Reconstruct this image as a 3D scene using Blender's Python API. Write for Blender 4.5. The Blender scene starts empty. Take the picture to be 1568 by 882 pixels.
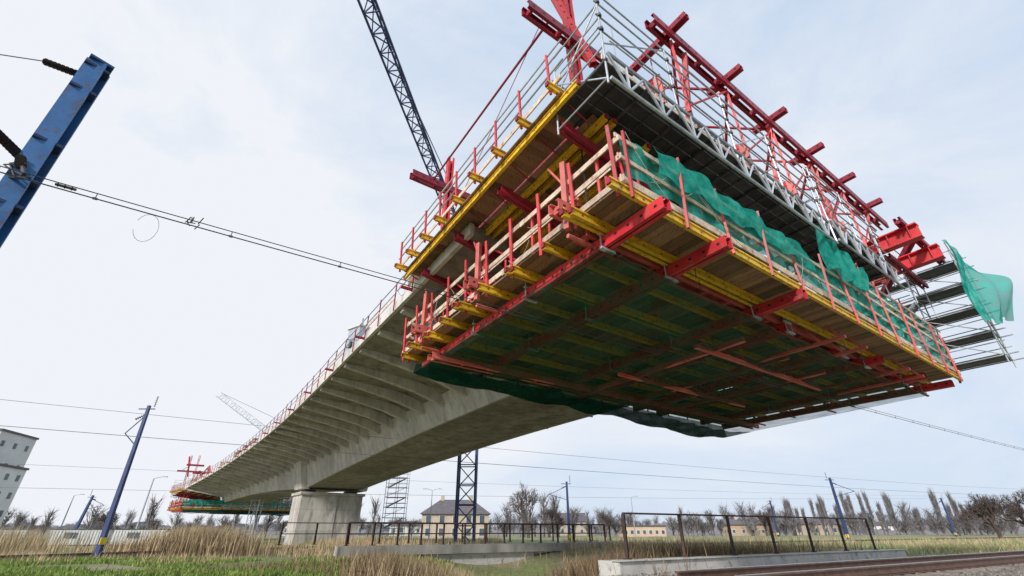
import bpy, math, random
from mathutils import Vector, noise
random.seed(7)
R=random.random
def U(a,b): return a+(b-a)*random.random()
sc=bpy.context.scene
CH=1.6
# ------------------------------------------------------------------ materials
def mat(name,c1,c2,scale=2.0,rough=.6,metal=0.,amp=.35,stretch=(1,1,1),rotz=0.,bump=.15,dirt=None,dscale=9.,dlo=.55,dhi=.7,spec=.4,dmax=1.):
    m=bpy.data.materials.new(name); m.use_nodes=True; nt=m.node_tree; N=nt.nodes; K=nt.links
    b=N['Principled BSDF']; b.inputs['Roughness'].default_value=rough; b.inputs['Metallic'].default_value=metal
    b.inputs['Specular IOR Level'].default_value=spec
    tc=N.new('ShaderNodeTexCoord'); mp=N.new('ShaderNodeMapping'); mp.inputs['Scale'].default_value=stretch
    mp.inputs['Rotation'].default_value=(0,0,rotz)
    K.new(tc.outputs['Object'],mp.inputs['Vector'])
    n=N.new('ShaderNodeTexNoise'); n.inputs['Scale'].default_value=scale; n.inputs['Detail'].default_value=8; n.inputs['Roughness'].default_value=.65
    K.new(mp.outputs[0],n.inputs['Vector'])
    cr=N.new('ShaderNodeValToRGB'); cr.color_ramp.elements[0].position=.32; cr.color_ramp.elements[1].position=.68
    cr.color_ramp.elements[0].color=(*c1,1); cr.color_ramp.elements[1].color=(*c2,1)
    K.new(n.outputs['Fac'],cr.inputs[0])
    at=N.new('ShaderNodeAttribute'); at.attribute_name='rnd'
    ma=N.new('ShaderNodeMath'); ma.operation='MULTIPLY_ADD'; ma.inputs[1].default_value=amp; ma.inputs[2].default_value=1-amp/2
    K.new(at.outputs['Fac'],ma.inputs[0])
    vm=N.new('ShaderNodeVectorMath'); vm.operation='SCALE'; K.new(cr.outputs[0],vm.inputs[0]); K.new(ma.outputs[0],vm.inputs['Scale'])
    out=vm.outputs[0]
    if dirt:
        n2=N.new('ShaderNodeTexNoise'); n2.inputs['Scale'].default_value=dscale; n2.inputs['Detail'].default_value=6; n2.inputs['Roughness'].default_value=.7
        K.new(mp.outputs[0],n2.inputs['Vector'])
        r2=N.new('ShaderNodeMapRange'); r2.inputs[1].default_value=dlo; r2.inputs[2].default_value=dhi; r2.inputs[4].default_value=dmax; K.new(n2.outputs['Fac'],r2.inputs[0])
        mx=N.new('ShaderNodeMix'); mx.data_type='RGBA'; K.new(r2.outputs[0],mx.inputs[0]); K.new(out,mx.inputs[6]); mx.inputs[7].default_value=(*dirt,1)
        out=mx.outputs[2]
    K.new(out,b.inputs['Base Color'])
    if bump:
        bp=N.new('ShaderNodeBump'); bp.inputs['Strength'].default_value=bump; bp.inputs['Distance'].default_value=.03
        K.new(n.outputs['Fac'],bp.inputs['Height']); K.new(bp.outputs[0],b.inputs['Normal'])
    return m
AZ=math.radians(-33)
M={}
M['red']=mat('red_painted_steel',(.46,.015,.03),(.68,.045,.055),1.6,.45,amp=.6,dirt=(.34,.12,.09),dscale=5,dlo=.54,dhi=.70)
M['dred']=mat('dark_red_steel',(.22,.01,.03),(.38,.02,.05),2,.45,amp=.5,dirt=(.15,.06,.05),dscale=7)
M['pink']=mat('faded_red_steel',(.52,.07,.065),(.70,.20,.17),1.5,.5,amp=.5,dirt=(.30,.14,.12),dscale=4)
M['yel']=mat('yellow_formwork_timber',(.66,.38,.02),(.82,.54,.03),3,.5,amp=.45,dirt=(.24,.14,.04),dscale=6,dlo=.5,dhi=.70)
M['wood']=mat('brown_formwork_planks',(.17,.09,.055),(.42,.25,.15),3,.7,amp=1.0,stretch=(6,1.0,3),rotz=AZ,dirt=(.08,.06,.05),dscale=3,dlo=.5,dhi=.68)
M['cream']=mat('pale_timber_boards',(.55,.40,.30),(.82,.67,.55),4,.65,amp=.5,dirt=(.32,.21,.14),dscale=5,dlo=.5,dhi=.68)
M['galv']=mat('galvanised_steel',(.34,.37,.42),(.56,.60,.66),6,.4,.3,amp=.5)
M['dark']=mat('dark_deck_steel',(.035,.04,.05),(.10,.105,.12),3,.55,.2,amp=.8)
M['black']=mat('black_holes',(.012,.008,.01),(.03,.02,.02),3,.8)
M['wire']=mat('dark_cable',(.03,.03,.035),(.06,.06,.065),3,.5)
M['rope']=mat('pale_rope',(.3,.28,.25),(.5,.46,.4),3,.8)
M['fwire']=mat('hazy_cable',(.17,.17,.18),(.22,.22,.23),3,.5)  # far wires: aerial haze put into the colour, paler than the near cable
M['blue']=mat('blue_mast_paint',(.02,.09,.27),(.035,.15,.38),2,.4,amp=.3,dirt=(.06,.07,.11),dscale=5,dlo=.52,dhi=.7)
M['cblue']=mat('navy_crane_paint',(.03,.045,.13),(.05,.08,.20),2,.5,amp=.4)
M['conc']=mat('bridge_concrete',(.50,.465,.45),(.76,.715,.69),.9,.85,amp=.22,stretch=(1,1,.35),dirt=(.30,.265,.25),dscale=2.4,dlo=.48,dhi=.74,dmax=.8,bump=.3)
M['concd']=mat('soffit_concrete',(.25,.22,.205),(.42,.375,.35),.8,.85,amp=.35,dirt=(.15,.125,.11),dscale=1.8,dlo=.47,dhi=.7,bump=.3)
M['slab']=mat('weathered_slab_concrete',(.46,.44,.42),(.64,.62,.59),1.2,.85,dirt=(.20,.18,.15),dscale=3.5)
M['pierc']=mat('pier_concrete',(.40,.37,.35),(.66,.62,.58),1.1,.85,amp=.2,stretch=(1,1,.22),dirt=(.20,.17,.15),dscale=1.6,dlo=.5,dhi=.66,dmax=.85)
M['wallc']=mat('stained_abutment_concrete',(.20,.19,.18),(.48,.45,.42),.8,.85,stretch=(1,1,.35),dirt=(.08,.08,.07),dscale=1.5)
M['ins']=mat('insulator_ceramic',(.03,.02,.025),(.06,.045,.05),5,.25)
M['rail']=mat('rusty_rail',(.14,.07,.05),(.25,.15,.11),6,.5,.4)
M['railt']=mat('polished_rail_top',(.5,.5,.52),(.65,.65,.66),6,.25,.8)
M['sleep']=mat('sleeper_concrete',(.20,.17,.15),(.32,.28,.25),5,.85,amp=.6)
M['fence']=mat('rusty_brown_fence_paint',(.035,.022,.02),(.09,.05,.04),8,.6)
M['bark']=mat('winter_bark',(.08,.06,.055),(.13,.10,.09),4,.9,amp=.5)
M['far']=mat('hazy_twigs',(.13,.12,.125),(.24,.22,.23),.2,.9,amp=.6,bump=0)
M['dry']=mat('dry_reed',(.34,.25,.14),(.58,.46,.29),1.0,.8,amp=.8,bump=0)
M['grass']=mat('green_grass',(.11,.19,.03),(.27,.35,.08),.5,.8,amp=.9,bump=0)
M['brush']=mat('brown_brush',(.15,.10,.06),(.28,.19,.11),.8,.85,amp=.8,bump=0)
M['white']=mat('white_render',(.60,.60,.60),(.72,.72,.71),.5,.7,amp=.2)
M['beige']=mat('beige_render',(.42,.34,.27),(.55,.46,.37),.8,.8,amp=.2)
M['orange']=mat('orange_render',(.50,.36,.25),(.58,.44,.33),.5,.8,amp=.3)
M['roof']=mat('dark_roof',(.09,.08,.09),(.16,.14,.15),1.5,.7,amp=.3)
M['glass']=mat('window_glass',(.06,.08,.10),(.12,.15,.18),1,.15)
M['yelp']=mat('yellow_band',(.7,.5,.03),(.75,.55,.05),3,.5)
M['ballast']=mat('ballast_stone',(.12,.10,.085),(.42,.37,.33),9,.9,amp=.3,bump=1.0,dirt=(.07,.06,.05),dscale=16)
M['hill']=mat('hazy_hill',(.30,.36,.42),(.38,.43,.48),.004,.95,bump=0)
def netmat(name,c1,c2,lo,hi,sc_=1.3):
    m=bpy.data.materials.new(name); m.use_nodes=True; nt=m.node_tree; N=nt.nodes; K=nt.links
    N.remove(N['Principled BSDF']); b=N.new('ShaderNodeBsdfDiffuse')
    tc=N.new('ShaderNodeTexCoord'); n=N.new('ShaderNodeTexNoise'); n.inputs['Scale'].default_value=sc_; n.inputs['Detail'].default_value=9; n.inputs['Roughness'].default_value=.7
    K.new(tc.outputs['Object'],n.inputs['Vector'])
    cr=N.new('ShaderNodeValToRGB'); cr.color_ramp.elements[0].position=.35; cr.color_ramp.elements[1].position=.65
    cr.color_ramp.elements[0].color=(*c1,1); cr.color_ramp.elements[1].color=(*c2,1); K.new(n.outputs['Fac'],cr.inputs[0]); K.new(cr.outputs[0],b.inputs['Color'])
    tl=N.new('ShaderNodeBsdfTranslucent'); K.new(cr.outputs[0],tl.inputs[0])
    m1=N.new('ShaderNodeMixShader'); m1.inputs[0].default_value=.35; K.new(b.outputs[0],m1.inputs[1]); K.new(tl.outputs[0],m1.inputs[2])
    tr=N.new('ShaderNodeBsdfTransparent'); mx=N.new('ShaderNodeMixShader')
    mr=N.new('ShaderNodeMapRange'); mr.inputs[1].default_value=.3; mr.inputs[2].default_value=.7; mr.inputs[3].default_value=lo; mr.inputs[4].default_value=hi
    K.new(n.outputs['Fac'],mr.inputs[0]); K.new(mr.outputs[0],mx.inputs[0]); K.new(tr.outputs[0],mx.inputs[1]); K.new(m1.outputs[0],mx.inputs[2])
    K.new(mx.outputs[0],N['Material Output'].inputs[0]); return m
M['net']=netmat('green_debris_net',(.010,.085,.06),(.03,.20,.135),.36,.70)
M['netd']=netmat('dense_green_debris_net',(.008,.055,.042),(.02,.12,.085),.72,.97)
M['netb']=netmat('bright_green_net',(.01,.30,.25),(.07,.58,.48),.65,.97,2.)
# ------------------------------------------------------------------ mesh batches
class Bt:
    def __init__(s): s.v=[];s.f=[];s.r=[]
    def add(s,vs,fs):
        o=len(s.v); s.v+= [tuple(v) for v in vs]; s.f+=[tuple(i+o for i in f) for f in fs]; r=R(); s.r+=[r]*len(vs)
    def hexa(s,p):
        s.add(p,[(0,3,2,1),(4,5,6,7),(0,1,5,4),(1,2,6,5),(2,3,7,6),(3,0,4,7)])
    def beam(s,p,q,w,h,up=(0,0,1),w2=None,h2=None):
        p=Vector(p);q=Vector(q);d=(q-p)
        if d.length<1e-5:return
        d.normalize();up=Vector(up)
        if abs(d.dot(up))>.98: up=Vector((.58,.81,0))
        a=d.cross(up).normalized();b=a.cross(d)
        w2=w if w2 is None else w2;h2=h if h2 is None else h2
        s.hexa([p-a*w/2-b*h/2,p+a*w/2-b*h/2,p+a*w/2+b*h/2,p-a*w/2+b*h/2,q-a*w2/2-b*h2/2,q+a*w2/2-b*h2/2,q+a*w2/2+b*h2/2,q-a*w2/2+b*h2/2])
    def ibeam(s,p,q,w,h,t=.03,up=(0,0,1)):
        p=Vector(p);q=Vector(q);d=(q-p).normalized();up=Vector(up)
        if abs(d.dot(up))>.98: up=Vector((.58,.81,0))
        a=d.cross(up).normalized();b=a.cross(d)
        n0=len(s.r)
        s.beam(p+b*(h/2-t/2),q+b*(h/2-t/2),w,t,up); s.beam(p-b*(h/2-t/2),q-b*(h/2-t/2),w,t,up); s.beam(p,q,t*.8,h-2*t,up)
        r=R(); s.r[n0:]=[r]*(len(s.r)-n0)
    def tube(s,p,q,r,n=6,r2=None):
        p=Vector(p);q=Vector(q);d=(q-p)
        if d.length<1e-5:return
        d.normalize();up=Vector((0,0,1)) if abs(d.z)<.95 else Vector((1,0,0))
        a=d.cross(up).normalized();b=a.cross(d);r2=r if r2 is None else r2
        vs=[];fs=[]
        for k in range(n):
            c=math.cos(2*math.pi*k/n);e=math.sin(2*math.pi*k/n)
            vs+=[p+(a*c+b*e)*r,q+(a*c+b*e)*r2]
        for k in range(n):
            j=(k+1)%n; fs.append((2*k,2*j,2*j+1,2*k+1))
        fs.append(tuple(2*k for k in range(n))[::-1]); fs.append(tuple(2*k+1 for k in range(n)))
        s.add(vs,fs)
    def box(s,x0,x1,y0,y1,z0,z1):
        s.hexa([(x0,y0,z0),(x1,y0,z0),(x1,y1,z0),(x0,y1,z0),(x0,y0,z1),(x1,y0,z1),(x1,y1,z1),(x0,y1,z1)])
    def grid(s,fn,nu,nv):
        vs=[fn(i/nu,j/nv) for j in range(nv+1) for i in range(nu+1)]
        fs=[(j*(nu+1)+i,j*(nu+1)+i+1,(j+1)*(nu+1)+i+1,(j+1)*(nu+1)+i) for j in range(nv) for i in range(nu)]
        s.add(vs,fs)
    def obj(s,name,m,parent=None,smooth=False):
        if not s.v: return None
        me=bpy.data.meshes.new(name); me.from_pydata(s.v,[],s.f); me.update()
        at=me.attributes.new('rnd','FLOAT','POINT'); at.data.foreach_set('value',s.r)
        if smooth: me.polygons.foreach_set('use_smooth',[True]*len(me.polygons))
        me.materials.append(M[m] if isinstance(m,str) else m)
        o=bpy.data.objects.new(name,me); sc.collection.objects.link(o)
        if parent: o.parent=parent
        return o
def empty(name):
    o=bpy.data.objects.new(name,None); sc.collection.objects.link(o); return o
class Grp:
    def __init__(s,name): s.name=name; s.b={}; s.m={}
    def __call__(s,part,m):
        if part not in s.b: s.b[part]=Bt(); s.m[part]=m
        return s.b[part]
    def done(s):
        e=empty(s.name)
        for k,b in s.b.items(): b.obj(k,s.m[k],e,smooth=('net' in k))
        return e
def sagline(b,p,q,sag,r,n=8):
    p=Vector(p);q=Vector(q);pr=None
    for i in range(n+1):
        t=i/n;c=p.lerp(q,t);c.z-=4*sag*t*(1-t)
        if pr is not None: b.tube(pr,c,r,4)
        pr=c
# ------------------------------------------------------------------ bridge frame
Ox,Oy=2.03,6.32; ux,uy=-.5446,.8387; vx,vy=.8146,.58
def W(L,T,h):
    if L>30: T-=.00109*(L-30)**2
    return Vector((Ox+L*ux+T*vx,Oy+L*uy+T*vy,h+CH))
UPV=(0,0,1)
def hd(L): return 8.05+.35*(1-math.exp(-max(0,L-12)/30.))-.00040*max(0,L-45)**2
def hb(L): return hd(L)-(2.2+1.75*max(0,1-abs(L-58)/48.)**2)
LF=116.
# ---- bridge
G=Grp('concrete_box_girder_bridge')
segs=[6+5*i for i in range(int((LF-12)/5)+1)]
def loft(bt,prof,l0,l1,k=1):
    a=[W(l0,t,h) for t,h in prof(l0)]; b=[W(l1,t,h) for t,h in prof(l1)]
    n=len(a); bt.add(a+b,[(i,(i+1)%n,n+(i+1)%n,n+i) for i in range(n)]+[tuple(range(n))[::-1],tuple(range(n,2*n))])
for i in range(len(segs)-1):
    l0,l1=segs[i]+.015,segs[i+1]-.015
    loft(G('webs','conc'),lambda L:[(6.1,hd(L)-.82),(6.75,hb(L)+.0),(6.9,hb(L)-.003),(7.4,hb(L)+.25),(7.3,hd(L)-.6)],l0,l1)
    loft(G('webs','conc'),lambda L:[(20-6.1,hd(L)-.82),(20-6.75,hb(L)+.0),(20-6.9,hb(L)-.003),(20-7.4,hb(L)+.25),(20-7.3,hd(L)-.6)],l0,l1)
    for s in range(6):
        t0=6.9+s*6.2/6; t1=t0+6.2/6-.01
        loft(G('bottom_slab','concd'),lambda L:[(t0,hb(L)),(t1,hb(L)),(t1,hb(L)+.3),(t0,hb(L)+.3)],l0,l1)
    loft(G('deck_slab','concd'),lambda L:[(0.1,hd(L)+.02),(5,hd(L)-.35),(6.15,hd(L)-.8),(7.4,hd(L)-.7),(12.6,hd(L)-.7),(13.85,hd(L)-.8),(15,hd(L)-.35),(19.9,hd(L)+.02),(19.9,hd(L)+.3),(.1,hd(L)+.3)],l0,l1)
    loft(G('edge_fascia','conc'),lambda L:[(-.05,hd(L)-.05),(.097,hd(L)-.05),(.097,hd(L)+.36),(-.05,hd(L)+.36)],l0,l1)
    loft(G('edge_fascia','conc'),lambda L:[(20.05,hd(L)-.05),(19.903,hd(L)-.05),(19.903,hd(L)+.36),(20.05,hd(L)+.36)],l0,l1)
L=12.2
while L<LF-6:
    for sd in (0,1):
        TT=(lambda t:t) if sd==0 else (lambda t:20-t)
        h=hd(L); pts=[(.15,h+.0,h-.2),(2.2,h-.12,h-.52),(4.4,h-.3,h-.92),(6.35,h-.7,h-1.5)]
        for a,b in zip(pts[:-1],pts[1:]):
            G('deck_ribs','conc').hexa([W(L-.17,TT(a[0]),a[2]),W(L-.17,TT(b[0]),b[2]),W(L+.17,TT(b[0]),b[2]),W(L+.17,TT(a[0]),a[2]),W(L-.17,TT(a[0]),a[1]),W(L-.17,TT(b[0]),b[1]),W(L+.17,TT(b[0]),b[1]),W(L+.17,TT(a[0]),a[1])])
    L+=2.9
for sd in (0,1):
    TT=(lambda t:t) if sd==0 else (lambda t:20-t)
    G('pier_diaphragm','conc').hexa([W(56.4,TT(6.15),hb(58)-.02),W(56.4,TT(7),hb(58)-.02),W(59.6,TT(7),hb(58)-.02),W(59.6,TT(6.15),hb(58)-.02),W(56.4,TT(5.4),hd(58)-1.0),W(56.4,TT(7),hd(58)-1.0),W(59.6,TT(7),hd(58)-1.0),W(59.6,TT(5.4),hd(58)-1.0)])
for i,l in enumerate([13+1.25*k for k in range(72)]):
    G('formwork_tie_holes','black').beam(W(l,6.33,hd(l)-1.35),W(l,6.37,hd(l)-1.35),.05,.05)
    G('formwork_tie_holes','black').beam(W(l+.3,6.66,hb(l)+.35),W(l+.3,6.70,hb(l)+.35),.05,.05)
G.done()
G=Grp('deck_edge_railing')
for sd in (-.12,20.12):
    L=10.5; k=0
    while L<LF-8:
        G('posts','dred').beam(W(L,sd,hd(L)-.1),W(L,sd+U(-.04,.04),hd(L)+1.2+U(-.05,.05)),.04,.04)
        if k%3==0:
            G('brackets','dred').beam(W(L,sd-.45 if sd<0 else sd+.45,hd(L)-.02),W(L,sd,hd(L)-.02),.08,.10)
        if L+2<LF-8:
            for hh in (.72,1.15):
                G('rails','galv').tube(W(L,sd,hd(L)+hh+U(-.03,.03)),W(L+2,sd,hd(L+2)+hh+U(-.03,.03)),.028,5)
            if R()<.5: G('boards','cream').beam(W(L,sd,hd(L)+.5),W(L+2,sd,hd(L+2)+.5),.03,.13)
            if R()<.12: G('crates','wood').beam(W(L+.2,sd+.4,hd(L)+.7),W(L+1.0,sd+.4,hd(L)+.7),.5,.7)
        L+=2;k+=1
G.done()
G=Grp('site_equipment_cabinet')
G('body','galv').beam(W(20,.5,hd(20)+.32),W(20,.5,hd(20)+1.75),1.0,.9)
G('lid','white').beam(W(20,.5,hd(20)+1.752),W(20,.5,hd(20)+1.85),1.15,1.05)
G('louvre','dark').beam(W(20,-.02,hd(20)+.8),W(20,-.0,hd(20)+.8),.5,.4)
G('pipe','galv').tube(W(20,.5,hd(20)+1.85),W(20,.5,hd(20)+2.5),.05)
G.done()
G=Grp('concrete_bridge_pier')
pt=hb(58)-.35
def pbox(b,l0,l1,t0,t1,z0,z1,f=0):
    b.hexa([W(l0,t0,z0),W(l0,t1,z0),W(l1,t1,z0),W(l1,t0,z0),W(l0-f,t0-f,z1),W(l0-f,t1+f,z1),W(l1+f,t1+f,z1),W(l1+f,t0-f,z1)])
for a,b in ((-1.9,0.),(0.01,2.1),(2.11,pt-.3)):
    pbox(G('shaft','pierc'),56.2,60.2,6.3,10.4,a,b); pbox(G('shaft','pierc'),56.26,60.14,10.42,13.4,a,b)
pbox(G('cap','pierc'),56.0,60.4,6.1,13.6,pt-.29,pt)
for t in (7.4,12.4): pbox(G('bearings','dark'),57.3,58.9,t-.6,t+.6,pt+.003,hb(58)-.03)
G.done()
# ------------------------------------------------------------------ form traveller
def traveller(F,name,detail=True):
    G=Grp(name)
    def waler(part,m,p,q,w=.26,h=.24,up=UPV,holes=True):
        p=Vector(p);q=Vector(q);d=(q-p).normalized();upv=Vector(up)
        if abs(d.dot(upv))>.98: upv=Vector((ux,uy,0))
        a=d.cross(upv).normalized(); b=a.cross(d)
        for s in (-1,1):
            o=a*s*(w/2-.02)
            G(part,m).beam(p+o,q+o,.02,h,upv)
            for t in (-1,1):
                o2=a*s*(w/2-.045)+b*t*(h/2-.008)+a*s*(-.02)
                G(part,m).beam(p+o2,q+o2,.07,.015,upv)
        n=int((q-p).length/.35)
        for i in range(n+1):
            c=p.lerp(q,(i+.5)/(n+1))
            if i%3==0: G(part,m).beam(c-a*(w/2-.035),c+a*(w/2-.035),.08,h*.7,upv)
            if holes and detail:
                for s in (-1,1):
                    G('bolt_holes','black').beam(c+a*s*(w/2-.012)-a*.004,c+a*s*(w/2-.012)+a*.004,.07,.06,upv)
    def h20(L0,T0,h0,L1,T1,h1,part='yellow_formwork_beams'):
        G(part,'yel').ibeam(F(L0,T0,h0),F(L1,T1,h1),.085,.2,.04)
        if detail:
            p=F(L0,T0,h0);q=F(L1,T1,h1);n=int((q-p).length/.6);d=(q-p).normalized();a=d.cross(Vector(UPV)).normalized()
            for i in range(n):
                c=p.lerp(q,(i+.5)/n)
                G('beam_web_marks','dred').beam(c-a*.018,c+a*.018,.05,.045)
            for e in (p,q): G('beam_end_caps','dred').beam(e-d*.04,e+d*.012,.09,.13)
    # ---------- lower platform
    for i in range(100):
        t=i*.2
        cuts=[0.02,U(2.6,4.2),U(6,7.6),10.7]
        for a,b in zip(cuts[:-1],cuts[1:]):
            z=5.58+U(-.008,.008)
            if R()<.985: G('floor_planks','wood').beam(F(a+.004,t+.1,z),F(b-.004+U(-.03,.03)*(b<10),t+.1,z),.19,.04)
    Ls=[.03,1.05,2.3,3.5,4.7,5.9,7.1,8.3,9.5,10.6]
    for k,L in enumerate(Ls):
        e=U(.1,.45)
        h20(L,-e,5.455,L+U(-.06,.06)*(k>0),20+U(.05,.3),5.455)
        if k in(1,3,5,7): h20(L+.13,-e-.1,5.455,L+.13+U(-.1,.1),7+U(-1,1),5.455)
    for T,s in ((.7,-.35),(2.75,-.3),(6.4,-.1),(8.2,1.3),(11.8,1.3),(13.6,.7),(17.2,.5),(19.3,.2)):
        waler('longitudinal_red_beams','red',F(s,T,5.2),F(10.5,T,5.2),.24,.26)
        if detail:
            for L in (1.2,3.9,6.6,9.3):
                G('beam_clamps','galv').beam(F(L,T-.2,5.36),F(L,T+.2,5.36),.08,.03); G('beam_clamps','galv').tube(F(L,T-.17,5.02),F(L,T-.17,5.5),.015,5); G('beam_clamps','galv').tube(F(L,T+.17,5.02),F(L,T+.17,5.5),.015,5); G('beam_clamps','dred').beam(F(L,T-.2,5.03),F(L,T+.2,5.03),.09,.05)
    for L in (1.55,8.9):
        waler('transverse_red_beams','pink',F(L,.2,4.98) if L>5 else F(L,.3,5.46),F(L,19.8,4.98) if L>5 else F(L,19.7,5.46),.4,.2,holes=False)
    for L in (3.2,6.4):
        G('lower_lattice','pink').beam(F(L,6.4,4.86),F(L,14.4,4.86),.12,.12)
        for k in range(8):
            a=6.4+k; G('lower_lattice','pink').beam(F(L,a,4.86),F(L,a+.5,5.1),.06,.06); G('lower_lattice','pink').beam(F(L,a+1,4.86),F(L,a+.5,5.1),.06,.06)
    for T in (9.5,11,14.6,16.0):
        for k in range(4):
            a=.4+k*.55; G('lower_lattice','pink').beam(F(a,T,4.95),F(a+.3,T,5.4),.06,.06)
        G('lower_lattice','red').beam(F(.3,T,4.93),F(3.2,T,4.93),.09,.09)
    for T in (7.4,10,12.6):
        G('lower_lattice','dred').beam(F(2.2,T,4.98),F(9.8,T,4.98),.14,.16)
    for T in (-.1,20.1):
        for L in (1.5,5.3,9.0):
            waler('end_brackets','pink',F(L,T-.35,5.82),F(L,T+.9,5.82),.34,.26)
            G('end_brackets','pink').beam(F(L,T,5.4),F(L,T,7.2),.12,.12)
            G('end_brackets','pink').beam(F(L-.22,T+.3,5.98),F(L+.22,T+.3,5.98),.3,.06)
            G('end_brackets','red').tube(F(L,T,5.25),F(L,T+1.0,5.25),.05,8)
            G('end_brackets','red').tube(F(L-.3,T+.1,6.0),F(L+.9,T+.3,7.9),.03,6)
    for T,sg in ((-.06,-1),(20.06,1)):
        L=.1;k=0
        while L<10.8:
            lean=sg*U(.04,.12)
            G('railing_posts','red').beam(F(L,T,5.3),F(L+U(-.04,.04),T+lean,6.9+U(0,.12)),.07,.05)
            L+=1.18;k+=1
        for hh,w in ((5.70,.14),(6.22,.13),(6.68,.13)):
            a=-.05
            while a<10.8:
                b=min(10.9,a+U(3,4.2)); G('railing_boards','cream').beam(F(a,T-sg*.055,hh+U(-.04,.04)),F(b+.15,T-sg*.055-U(0,.02),hh+U(-.04,.04)),.03,w); a=b
        for hh in (6.35,7.05):
            G('railing_boards_inner','cream').beam(F(.9,T-sg*.85,hh+U(-.05,.05)),F(10.2,T-sg*.85,hh),.03,.12)
        for L in (1.1,3.2,5.3,7.4,9.5): G('railing_posts','red').beam(F(L,T-sg*.9,5.6),F(L,T-sg*.9,7.3),.06,.06)
    for L,sg in ((-.05,-1),(10.75,1)):
        T=.15;k=0
        while T<20.1:
            top=6.98 if T<9.3 else 7.75
            if T>14: top=7.35
            G('front_posts','red').beam(F(L,T,5.28),F(L+sg*.10*(1 if k%2 else -.3),T+U(-.05,.05),top+U(-.08,.12)),.05,.075)
            T+=1.62;k+=1
        for hh,w in ((5.72,.17),(6.22,.10),(6.78,.11),(7.14,.11),(7.55,.11)):
            a=-.05 if hh<6.9 else 9.4
            while a<20:
                b=min(20.1,a+U(3,4.6)); G('railing_boards','cream').beam(F(L-sg*.055,a,hh+U(-.04,.04)),F(L-sg*.055-U(0,.01),b+.1,hh+U(-.04,.04)),.03,w); a=b
        def nf(u,v,L=L,sg=sg):
            T=.2+19.6*u; top=6.98 if T<9.5 else 7.6
            lo=5.84+.1*math.sin(T*1.3); h=lo+(top-lo)*v+.05*math.sin(T*4.+v*2)
            return F(L-sg*(.11+.04*math.sin(T*7)+.08*noise.noise(Vector((T*2,v*3,1)))),T,h)
        G('railing_net','netb').grid(nf,140,6)
        def nf2(u,v,L=L,sg=sg):
            T=8.6+3.0*u; return F(L+sg*(.15+.10*math.sin(T*7+v*3)),T,6.7+1.5*v*(1-.45*u)+.10*math.sin(T*5))
        G('railing_net','netb').grid(nf2,30,8)
        # stretch of net hanging outside the boards
        def nf3(u,v,L=L,sg=sg):
            T=1.0+6.5*u; return F(L+sg*(.09+.05*math.sin(T*6+v*4)+.04*noise.noise(Vector((T*3,v*4,2)))),T,6.25+(.78-.2*u)*v+.08*math.sin(T*3.1))
        G('railing_net','netb').grid(nf3,70,8)
    for k in range(26):
        a=U(1,16)
        G('stacked_timber','cream' ).beam(F(.35+U(0,.5),a,5.68+U(0,1.5)),F(.4+U(0,.5),a+U(1,4),5.7+U(0,1.5)),U(.05,.12),.12)
    for k in range(14):
        a=U(.5,17); G('loose_props','red').tube(F(.5+U(0,.6),a,5.62),F(.6+U(0,.6),a+U(-.6,.6),7.9),.035,6)
    for k in range(7):
        a=U(1,18); G('site_barrels','blue').tube(F(.9,a,5.62),F(.9,a,6.3),.2,12)
    # ---------- web + wing formwork
    for sd in (0,1):
        TT=(lambda t:t) if sd==0 else (lambda t:20-t)
        lo,hi=.85,10.2
        n=46
        for i in range(n):
            a=lo+(hi-lo)*i/n;b=lo+(hi-lo)*(i+1)/n-.006
            j=U(-.004,.004)
            def q(bt,t0,h0,t1,h1,th=.03):
                bt.hexa([F(a,TT(t0),h0+j),F(a,TT(t1),h1+j),F(b,TT(t1),h1+j),F(b,TT(t0),h0+j),F(a,TT(t0),h0+th+j),F(a,TT(t1),h1+th+j),F(b,TT(t1),h1+th+j),F(b,TT(t0),h0+th+j)])
            q(G('wing_formwork_planks','wood'),.35,8.42,3.1,8.05); q(G('wing_formwork_planks','wood'),3.11,8.05,6.1,7.45)
            q(G('walkway_planks','wood'),-.62,8.5,.33,8.5)
            bt=G('web_formwork_panels','wood')
            bt.hexa([F(a,TT(6.0),7.4),F(a,TT(6.05),7.4),F(b,TT(6.05),7.4),F(b,TT(6.0),7.4),F(a,TT(6.62),5.7),F(a,TT(6.67),5.7),F(b,TT(6.67),5.7),F(b,TT(6.62),5.7)])
        for t,h in ((-.5,8.38),(.55,8.27),(.78,8.24),(1.9,8.1),(3.0,7.93),(4.3,7.67),(5.5,7.42)):
            h20(lo-.15-U(0,.3),TT(t),h,hi+.15+U(0,.3),TT(t),h)
        for L in (1.3,3.9,6.5,9.1):
            waler('wing_cross_beams','dred',F(L,TT(-.3),8.08),F(L,TT(6.2),7.05),.22,.22,holes=False)
            G('wing_props','red').tube(F(L,TT(.8),5.6),F(L,TT(.8),7.9),.05); G('wing_props','red').tube(F(L,TT(5.2),5.6),F(L,TT(3),7.5),.05); G('wing_props','red').tube(F(L,TT(3.2),5.6),F(L,TT(3.2),7.5),.05)
            G('wing_props','red').tube(F(L,TT(.8),5.9),F(L,TT(3.2),7.4),.035)
            G('wing_props','red').tube(F(L,TT(.8),6.0),F(L+2.3,TT(.8),7.9),.03)
            h20(L+.2,TT(6.5),5.7,L+.2,TT(5.9),7.3)
        for k in range(9):
            L=.95+k*1.15; h20(L,TT(-.95+U(-.06,.06)),8.63,L,TT(.25),8.63)
            G('wing_railing_posts','red').beam(F(L+.05,TT(-.78),8.45),F(L+.05+U(-.04,.04),TT(-.84),9.75),.045,.06)
            G('wing_knee_braces','dred').tube(F(L,TT(-.8),8.6),F(L,TT(.3),8.2),.02,5)
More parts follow.
